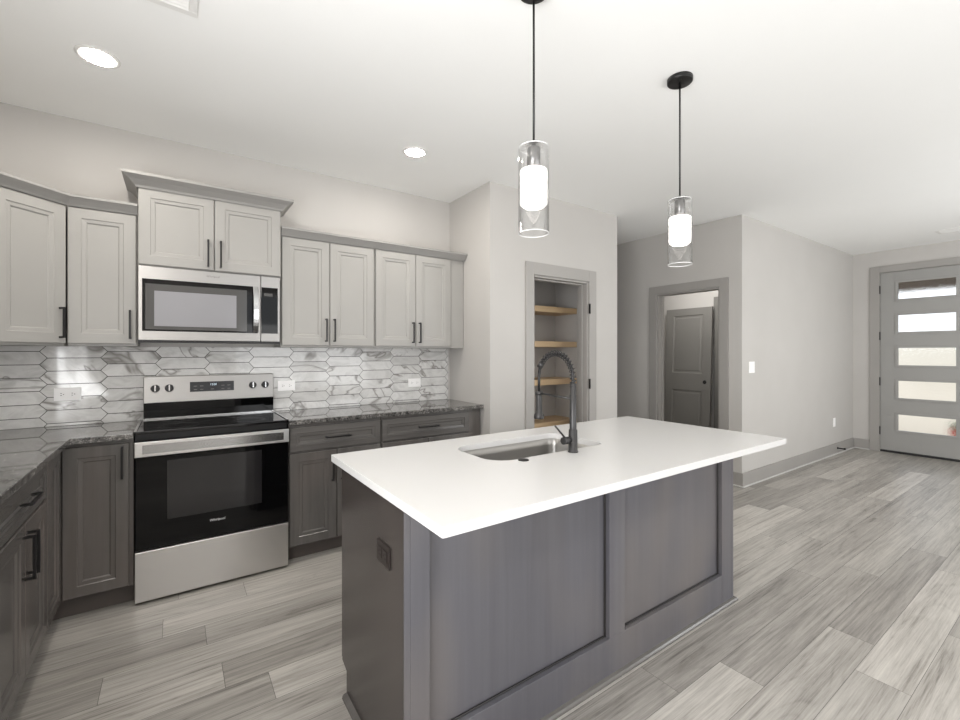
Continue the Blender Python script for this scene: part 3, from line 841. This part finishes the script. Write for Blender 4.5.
# faucet
fx, fy = 1.579, -2.168
fc = thing('kitchen_faucet', 'tall dark grey spring-neck pull-down faucet standing behind the sink edge', 'faucet', (fx, fy, 0.914))
T0 = Matrix.Translation((-fx, -fy, -0.914))
mk().lathe(fx, fy, [(0.0, 0.9143), (0.0225, 0.9143), (0.0225, 0.919), (0.0195, 0.921), (0.0185, 1.008), (0.016, 1.012), (0.0, 1.012)], 28).build('base_body', M_GUN, fc)
mk().lathe(fx, fy, [(0.0148, 1.010), (0.0148, 1.158), (0.0128, 1.161), (0.0128, 1.205), (0.010, 1.210), (0.0, 1.210)], 24).build('riser', M_GUN, fc)
arch = [(fx, fy, 1.188 + 0.01*i) for i in range(5)]
R_ = 0.107
for i in range(0, 29):
    a = PI - i*PI/24*0.985
    arch.append((fx, fy + R_ + R_*math.cos(a), 1.230 + R_*math.sin(a)))
hose = arch + [(fx, fy+2*R_-0.001, 1.20), (fx, fy+2*R_, 1.150)]
hose = [p for p in hose if True]
cut = []
for p in arch[:5+25]: cut.append(p)
ho = mk().tube(cut + [(fx, fy+2*R_, 1.215), (fx, fy+2*R_, 1.150)], 0.0062, 12).build('hose', M_BLACK, fc)
# coil around the arch (to just past the crown), resampled evenly
seg = cut[:5+21]
cum = [0.0]
for a, b2 in zip(seg, seg[1:]): cum.append(cum[-1] + (Vector(b2)-Vector(a)).length)
tot = cum[-1]; turns = 19; pts = []
for i in range(turns*12+1):
    sI = tot*i/(turns*12)
    j = max(q for q in range(len(cum)) if cum[q] <= sI+1e-9); j = min(j, len(seg)-2)
    t = (sI-cum[j])/(cum[j+1]-cum[j]); A, B = Vector(seg[j]), Vector(seg[j+1])
    p = A.lerp(B, t); tg = (B-A).normalized(); n1 = Vector((1, 0, 0)); n2 = tg.cross(n1)
    an = 2*PI*turns*i/(turns*12)
    pts.append(p + (n1*math.cos(an)+n2*math.sin(an))*0.0122)
mk().tube(pts, 0.0026, 6).build('spring', M_GUN, fc)
endp = seg[-1]; prv = Vector(seg[-1])-Vector(seg[-3]); prv.normalize()
mk().tube([Vector(endp)-prv*0.006, Vector(endp)+prv*0.018], 0.0135, 16).build('spring_collar', M_GUN, fc)
hx_, hy_ = fx, fy+2*R_
mk().lathe(hx_, hy_, [(0.0, 1.160), (0.0125, 1.160), (0.0138, 1.155), (0.0145, 1.062), (0.023, 1.050), (0.0245, 1.034), (0.022, 1.030), (0.0, 1.030)], 24).build('spray_head', M_GUN, fc)
ar = mk().tube([(fx, fy+0.012, 1.142), (fx, hy_-0.012, 1.150)], 0.0045, 10)
ar.lathe(hx_, hy_, [(0.0142, 1.142), (0.0175, 1.142), (0.0175, 1.158), (0.0142, 1.158)], 20, True)
ar.build('docking_arm', M_GUN, fc)
v_ = mk().tube([(fx-0.012, fy, 0.968), (fx-0.030, fy, 0.968), (fx-0.031, fy, 0.968), (fx-0.060, fy, 0.968)], [0.012, 0.012, 0.0155, 0.0155], 18)
v_.build('valve', M_GUN, fc)
mk().tube([(fx-0.048, fy, 0.980), (fx-0.106, fy, 1.036)], [0.0045, 0.0038], 10).build('lever', M_GUN, fc)

# ------------------------------------------------------------------ outlets and switch
def duplex(name, label, x, z, w_, h_, group=None):
    r = thing(name, label, 'outlet', (x, -0.0088, z), group)
    p = MB().box(-w_/2, w_/2, -0.006, 0.0, -h_/2, h_/2).build('cover_plate', M_WHITEPL, r, bevel=0.002)
    horizontal = w_ > h_
    for s in (-1, 1):
        cx, cz = (s*0.024, 0) if horizontal else (0, s*0.02)
        MB().box(cx-0.0165, cx+0.0165, -0.0075, -0.006, cz-0.014, cz+0.014).build('socket', M_WHITEPL, r, bevel=0.0006)
        q = MB()
        if horizontal:
            for dz in (-0.006, 0.006): q.box(cx-0.007, cx+0.0, -0.0079, -0.0075, cz+dz-0.0012, cz+dz+0.0012)
            q.box(cx+0.005, cx+0.009, -0.0079, -0.0075, cz-0.002, cz+0.002)
        else:
            for dx in (-0.006, 0.006): q.box(cx+dx-0.0012, cx+dx+0.0012, -0.0079, -0.0075, cz-0.002, cz+0.006)
            q.box(cx-0.002, cx+0.002, -0.0079, -0.0075, cz-0.009, cz-0.005)
        q.build('slots', M_SLOT, r)
    return r
duplex('wall_outlet', 'white double outlet on the tiles left of the oven', -0.337, 1.097, 0.118, 0.074, 'backsplash outlets')
duplex('wall_outlet', 'white double outlet on the tiles just right of the oven', 0.853, 1.096, 0.118, 0.074, 'backsplash outlets')
duplex('wall_outlet', 'white double outlet on the tiles below the cabinet by the pantry', 1.893, 1.078, 0.118, 0.074, 'backsplash outlets')
r = thing('light_switch', 'white double light switch on the entry wall corner near the grey doorway', 'switch', (5.02, HY-0.0005, 1.19))
MB().box(-0.058, 0.058, -0.006, 0.0, -0.058, 0.058).build('cover_plate', M_WHITEPL, r, bevel=0.002)
for x in (-0.023, 0.023):
    MB().box(x-0.0165, x+0.0165, -0.009, -0.006, -0.033, 0.033).build('rocker', M_WHITEPL, r, bevel=0.001)
r = thing('wall_outlet', 'white outlet low on the long entry wall above the baseboard', 'outlet', (7.33, HY-0.0005, 0.42))
MB().box(-0.036, 0.036, -0.006, 0.0, -0.058, 0.058).build('cover_plate', M_WHITEPL, r, bevel=0.002)
for z in (-0.02, 0.02):
    MB().box(-0.0165, 0.0165, -0.0075, -0.006, z-0.014, z+0.014).build('socket', M_WHITEPL, r, bevel=0.0006)
# door stop on the baseboard
r = thing('door_stop', 'small black door stop screwed to the grey entry baseboard', 'door stop', (7.40, HY-0.0165, 0.075))
MB().tube([(0, 0, 0), (0, -0.008, 0)], 0.014, 16).build('mounting_disc', M_BLACK, r)
MB().tube([(0, -0.008, 0), (0, -0.070, 0)], 0.007, 12).build('rod', M_BLACK, r)
MB().tube([(0, -0.070, 0), (0, -0.086, 0)], 0.013, 14).build('rubber_tip', M_RUBBER, r)

# ------------------------------------------------------------------ pantry shelves
for z, lb in ((1.811, 'pine pantry shelf, topmost of the four in the pantry'), (1.455, 'pine pantry shelf, second of the four from the top'),
              (1.067, 'pine pantry shelf, third of the four from the top'), (0.632, 'pine pantry shelf, lowest of the four, behind the faucet')):
    s_ = MB().box(PX0+T+0.002, PX1-T-0.002, -0.20, 0.128, z-0.058, z).build('pantry_shelf', M_SHELF, bevel=0.002)
    tag(s_, lb, 'shelf', 'pantry shelves')

# ------------------------------------------------------------------ door leaf leaning in the room beyond
lf = thing('door_leaf', 'dark grey two-panel door leaf leaning on the wall beyond the hall doorway', 'door', (6.235, 0.055, 0.0))
LEAN = math.radians(2.6)
# local x runs along world -Y (viewer's right), local -y faces the viewer (world -X)
Ml = Matrix.Rotation(LEAN, 4, 'Y') @ Matrix.Rotation(-PI/2, 4, 'Z')
W2 = 0.345
mb = MB(Ml)
def leaf_face(m, yf, sg):
    xs = [-W2, -W2+0.12, W2-0.12, W2]; zs = [0.0, 0.22, 0.80, 1.045, 1.885, 1.985]
    for i in range(3):
        for j in range(5):
            x0, x1, z0, z1 = xs[i], xs[i+1], zs[j], zs[j+1]
            if i == 1 and j in (1, 3):
                prev = [(x0, yf, z0), (x1, yf, z0), (x1, yf, z1), (x0, yf, z1)]
                for ins, dy in ((0.010, 0.007), (0.030, 0.009), (0.045, 0.004)):
                    cur = [(x0+ins, yf+sg*dy, z0+ins), (x1-ins, yf+sg*dy, z0+ins), (x1-ins, yf+sg*dy, z1-ins), (x0+ins, yf+sg*dy, z1-ins)]
                    m.add(prev+cur, [(q, (q+1) % 4, (q+1) % 4+4, q+4) for q in range(4)])
                    prev = cur
                m.add(prev, [(0, 1, 2, 3)])
            else:
                m.add([(x0, yf, z0), (x1, yf, z0), (x1, yf, z1), (x0, yf, z1)], [(0, 1, 2, 3)])
leaf_face(mb, 0.0, 1)
mb.add([(-W2,0,0),(W2,0,0),(W2,0.035,0),(-W2,0.035,0),(-W2,0,1.985),(W2,0,1.985),(W2,0.035,1.985),(-W2,0.035,1.985)], [(3,2,1,0),(4,5,6,7),(1,2,6,5),(2,3,7,6),(3,0,4,7)])
mb.build('panel', M_LEAFPAINT, lf)
MB(Ml).tube([(0.263, -0.0006, 0.925), (0.263, 0.004, 0.925)], 0.027, 20).build('knob_hole', M_RUBBER, lf)

# ------------------------------------------------------------------ ceiling fittings
def recessed(label, x, y, group='recessed ceiling lights'):
    r = thing('recessed_light', label, 'ceiling light', (x, y, CEIL), group)
    MB().lathe(0, 0, [(0.062, -0.0005), (0.062, -0.006), (0.080, -0.004), (0.084, -0.0005)], 36, True).build('trim_ring', M_VENT, r)
    MB().lathe(0, 0, [(0.0, -0.0075), (0.045, -0.007), (0.0615, -0.005), (0.0615, -0.0006), (0.0, -0.0006)], 36).build('lens', M_LED, r)
    return r
recessed('round recessed ceiling light at upper left above the oven', -0.117, -0.795)
recessed('round recessed ceiling light near the pantry corner', 1.531, -0.754)
recessed('added unseen recessed ceiling light over the kitchen aisle beside the left counter', -0.117, -2.5)  # added to brighten the left floor and base cabinets
for x, y in ((0.2, -4.3), (2.3, -4.3), (4.4, -4.3), (6.4, -4.3)):
    recessed('added unseen recessed ceiling light over the living area behind the camera', x, y)  # unseen fittings, added to even out the room light
def pendant(label, x, y, ztop):
    r = thing('pendant_lamp', label, 'pendant lamp', (x, y, CEIL), 'pendant lamps over the island')
    c = MB().lathe(0, 0, [(0.0, -0.0005), (0.060, -0.0005), (0.060, -0.019), (0.057, -0.022), (0.0, -0.022)], 36).build('canopy', M_BLACK, r)
    for a in (0.6, 0.6+PI):
        px, py = 0.035*math.cos(a), 0.035*math.sin(a)
        MB().tube([(px, py, -0.022), (px, py, -0.027)], 0.005, 10).build('canopy_screw', M_BLACK, c)
    zt = ztop - CEIL
    MB().tube([(0, 0, -0.022), (0.0015, 0.001, -0.022+(zt+0.022)*0.5), (0, 0, zt+0.012)], 0.0042, 8).build('cord', M_BLACK, r)
    MB().lathe(0, 0, [(0.0, zt+0.022), (0.006, zt+0.02), (0.008, zt+0.003), (0.022, zt-0.004), (0.025, zt-0.008), (0.025, zt-0.096), (0.0, zt-0.096)], 28).build('socket', plain('socket_metal', lin(120, 119, 118), 0.3, 0.8), r)
    R, t = 0.0575, 0.003; H = 0.326
    g = MB().lathe(0, 0, [(0.009, zt+0.002), (R-0.006, zt+0.002), (R-0.001, zt-0.001), (R, zt-0.006), (R, zt-H), (R-t, zt-H), (R-t, zt-0.007), (R-0.007, zt-0.001), (0.009, zt-0.001)], 48)
    gl = g.build('glass_shade', M_GLASS, r)
    for rz, rr in ((zt-H, R-t/2), (zt-0.004, R-0.003)):
        MB().lathe(0, 0, [(rr+0.0016*math.cos(q*PI/3), rz+0.0016*math.sin(q*PI/3)) for q in range(6)], 48, True).build('glass_rim', M_RIM, gl)
    MB().lathe(0, 0, [(0.026, zt-0.088), (0.049, zt-0.090), (0.0535, zt-0.095), (0.0535, zt-0.205), (0.051, zt-0.216), (0.036, zt-0.228), (0.0, zt-0.232)], 40).build('diffuser', M_BULB, r)
    return r
pendant('glass cylinder pendant lamp over the sink end, nearer the camera', 1.287, -2.245, 2.114)
pendant('glass cylinder pendant lamp over the far right end of the island', 2.262, -2.245, 2.108)
def vent(label, x0, x1, y0, y1, along_x=True):
    r = thing('ceiling_vent', label, 'vent', ((x0+x1)/2, (y0+y1)/2, CEIL), 'ceiling air vents')
    a, b2 = (x1-x0)/2, (y1-y0)/2; w_ = 0.03
    f = MB()
    f.box(-a, a, -b2, -b2+w_, -0.006, -0.0005); f.box(-a, a, b2-w_, b2, -0.006, -0.0005)
    f.box(-a, -a+w_, -b2+w_, b2-w_, -0.006, -0.0005); f.box(a-w_, a, -b2+w_, b2-w_, -0.006, -0.0005)
    f.build('frame', M_VENT, r, bevel=0.002)
    L = MB()
    n = max(4, int(((b2 if along_x else a)-w_)*2/0.02))
    for i in range(n):
        if along_x:
            y = -b2+w_ + (2*b2-2*w_)*(i+0.5)/n
            L.add([(-a+w_, y-0.008, -0.001), (a-w_, y-0.008, -0.001), (a-w_, y+0.006, -0.010), (-a+w_, y+0.006, -0.010), (-a+w_, y-0.006, -0.001), (a-w_, y-0.006, -0.001), (a-w_, y+0.008, -0.010), (-a+w_, y+0.008, -0.010)],
                  [(0,1,2,3), (7,6,5,4), (0,4,5,1), (3,2,6,7)])
        else:
            x = -a+w_ + (2*a-2*w_)*(i+0.5)/n
            L.add([(x-0.008, -b2+w_, -0.001), (x-0.008, b2-w_, -0.001), (x+0.006, b2-w_, -0.010), (x+0.006, -b2+w_, -0.010), (x-0.006, -b2+w_, -0.001), (x-0.006, b2-w_, -0.001), (x+0.008, b2-w_, -0.010), (x+0.008, -b2+w_, -0.010)],
                  [(0,1,2,3), (7,6,5,4), (0,4,5,1), (3,2,6,7)])
    L.build('louvres', M_VENT, r)
    return r
vent('white ceiling air vent above the oven area at the top left', -0.05, 0.252, -1.65, -1.345)
vent('white ceiling air vent near the front door', 7.25, 7.46, -2.70, -2.32, False)
# unseen lamp added to light the room beyond the hall doorway
r = thing('added_ceiling_lamp', 'added unseen ceiling lamp lighting the room beyond the hall doorway', 'ceiling light', (5.6, -0.3, CEIL))
MB().lathe(0, 0, [(0.0, -0.0005), (0.15, -0.0005), (0.15, -0.02), (0.0, -0.02)], 32).build('base_plate', M_VENT, r)
MB().lathe(0, 0, [(0.14, -0.021), (0.13, -0.05), (0.08, -0.075), (0.0, -0.082)], 32).build('diffuser', emit('added_lamp_glow', (1, 0.98, 0.95, 1), 130.0), r)

# planter outside the front door
r = thing('flower_pot', 'small red planter on the drive seen through the lowest door window', 'planter', (10.4, -2.06, -0.02))
MB().lathe(0, 0, [(0.0, 0.0), (0.07, 0.0), (0.10, 0.13), (0.105, 0.14), (0.095, 0.14), (0.08, 0.12), (0.0, 0.12)], 24).build('pot', M_RED, r)
fo = MB()
for i in range(60):
    a, e, l = random.uniform(0, 2*PI), random.uniform(0.3, 1.4), random.uniform(0.1, 0.18)
    d0 = Vector((math.cos(a)*math.cos(e), math.sin(a)*math.cos(e), math.sin(e)))
    sd = Vector((-math.sin(a), math.cos(a), 0))*0.02
    p0 = Vector((0, 0, 0.12)); p1 = p0+d0*l*0.6; p2 = p0+d0*l
    fo.add([tuple(p0), tuple(p1+sd), tuple(p2), tuple(p1-sd)], [(0, 1, 2, 3)])
fo.build('foliage', M_LEAF, r)
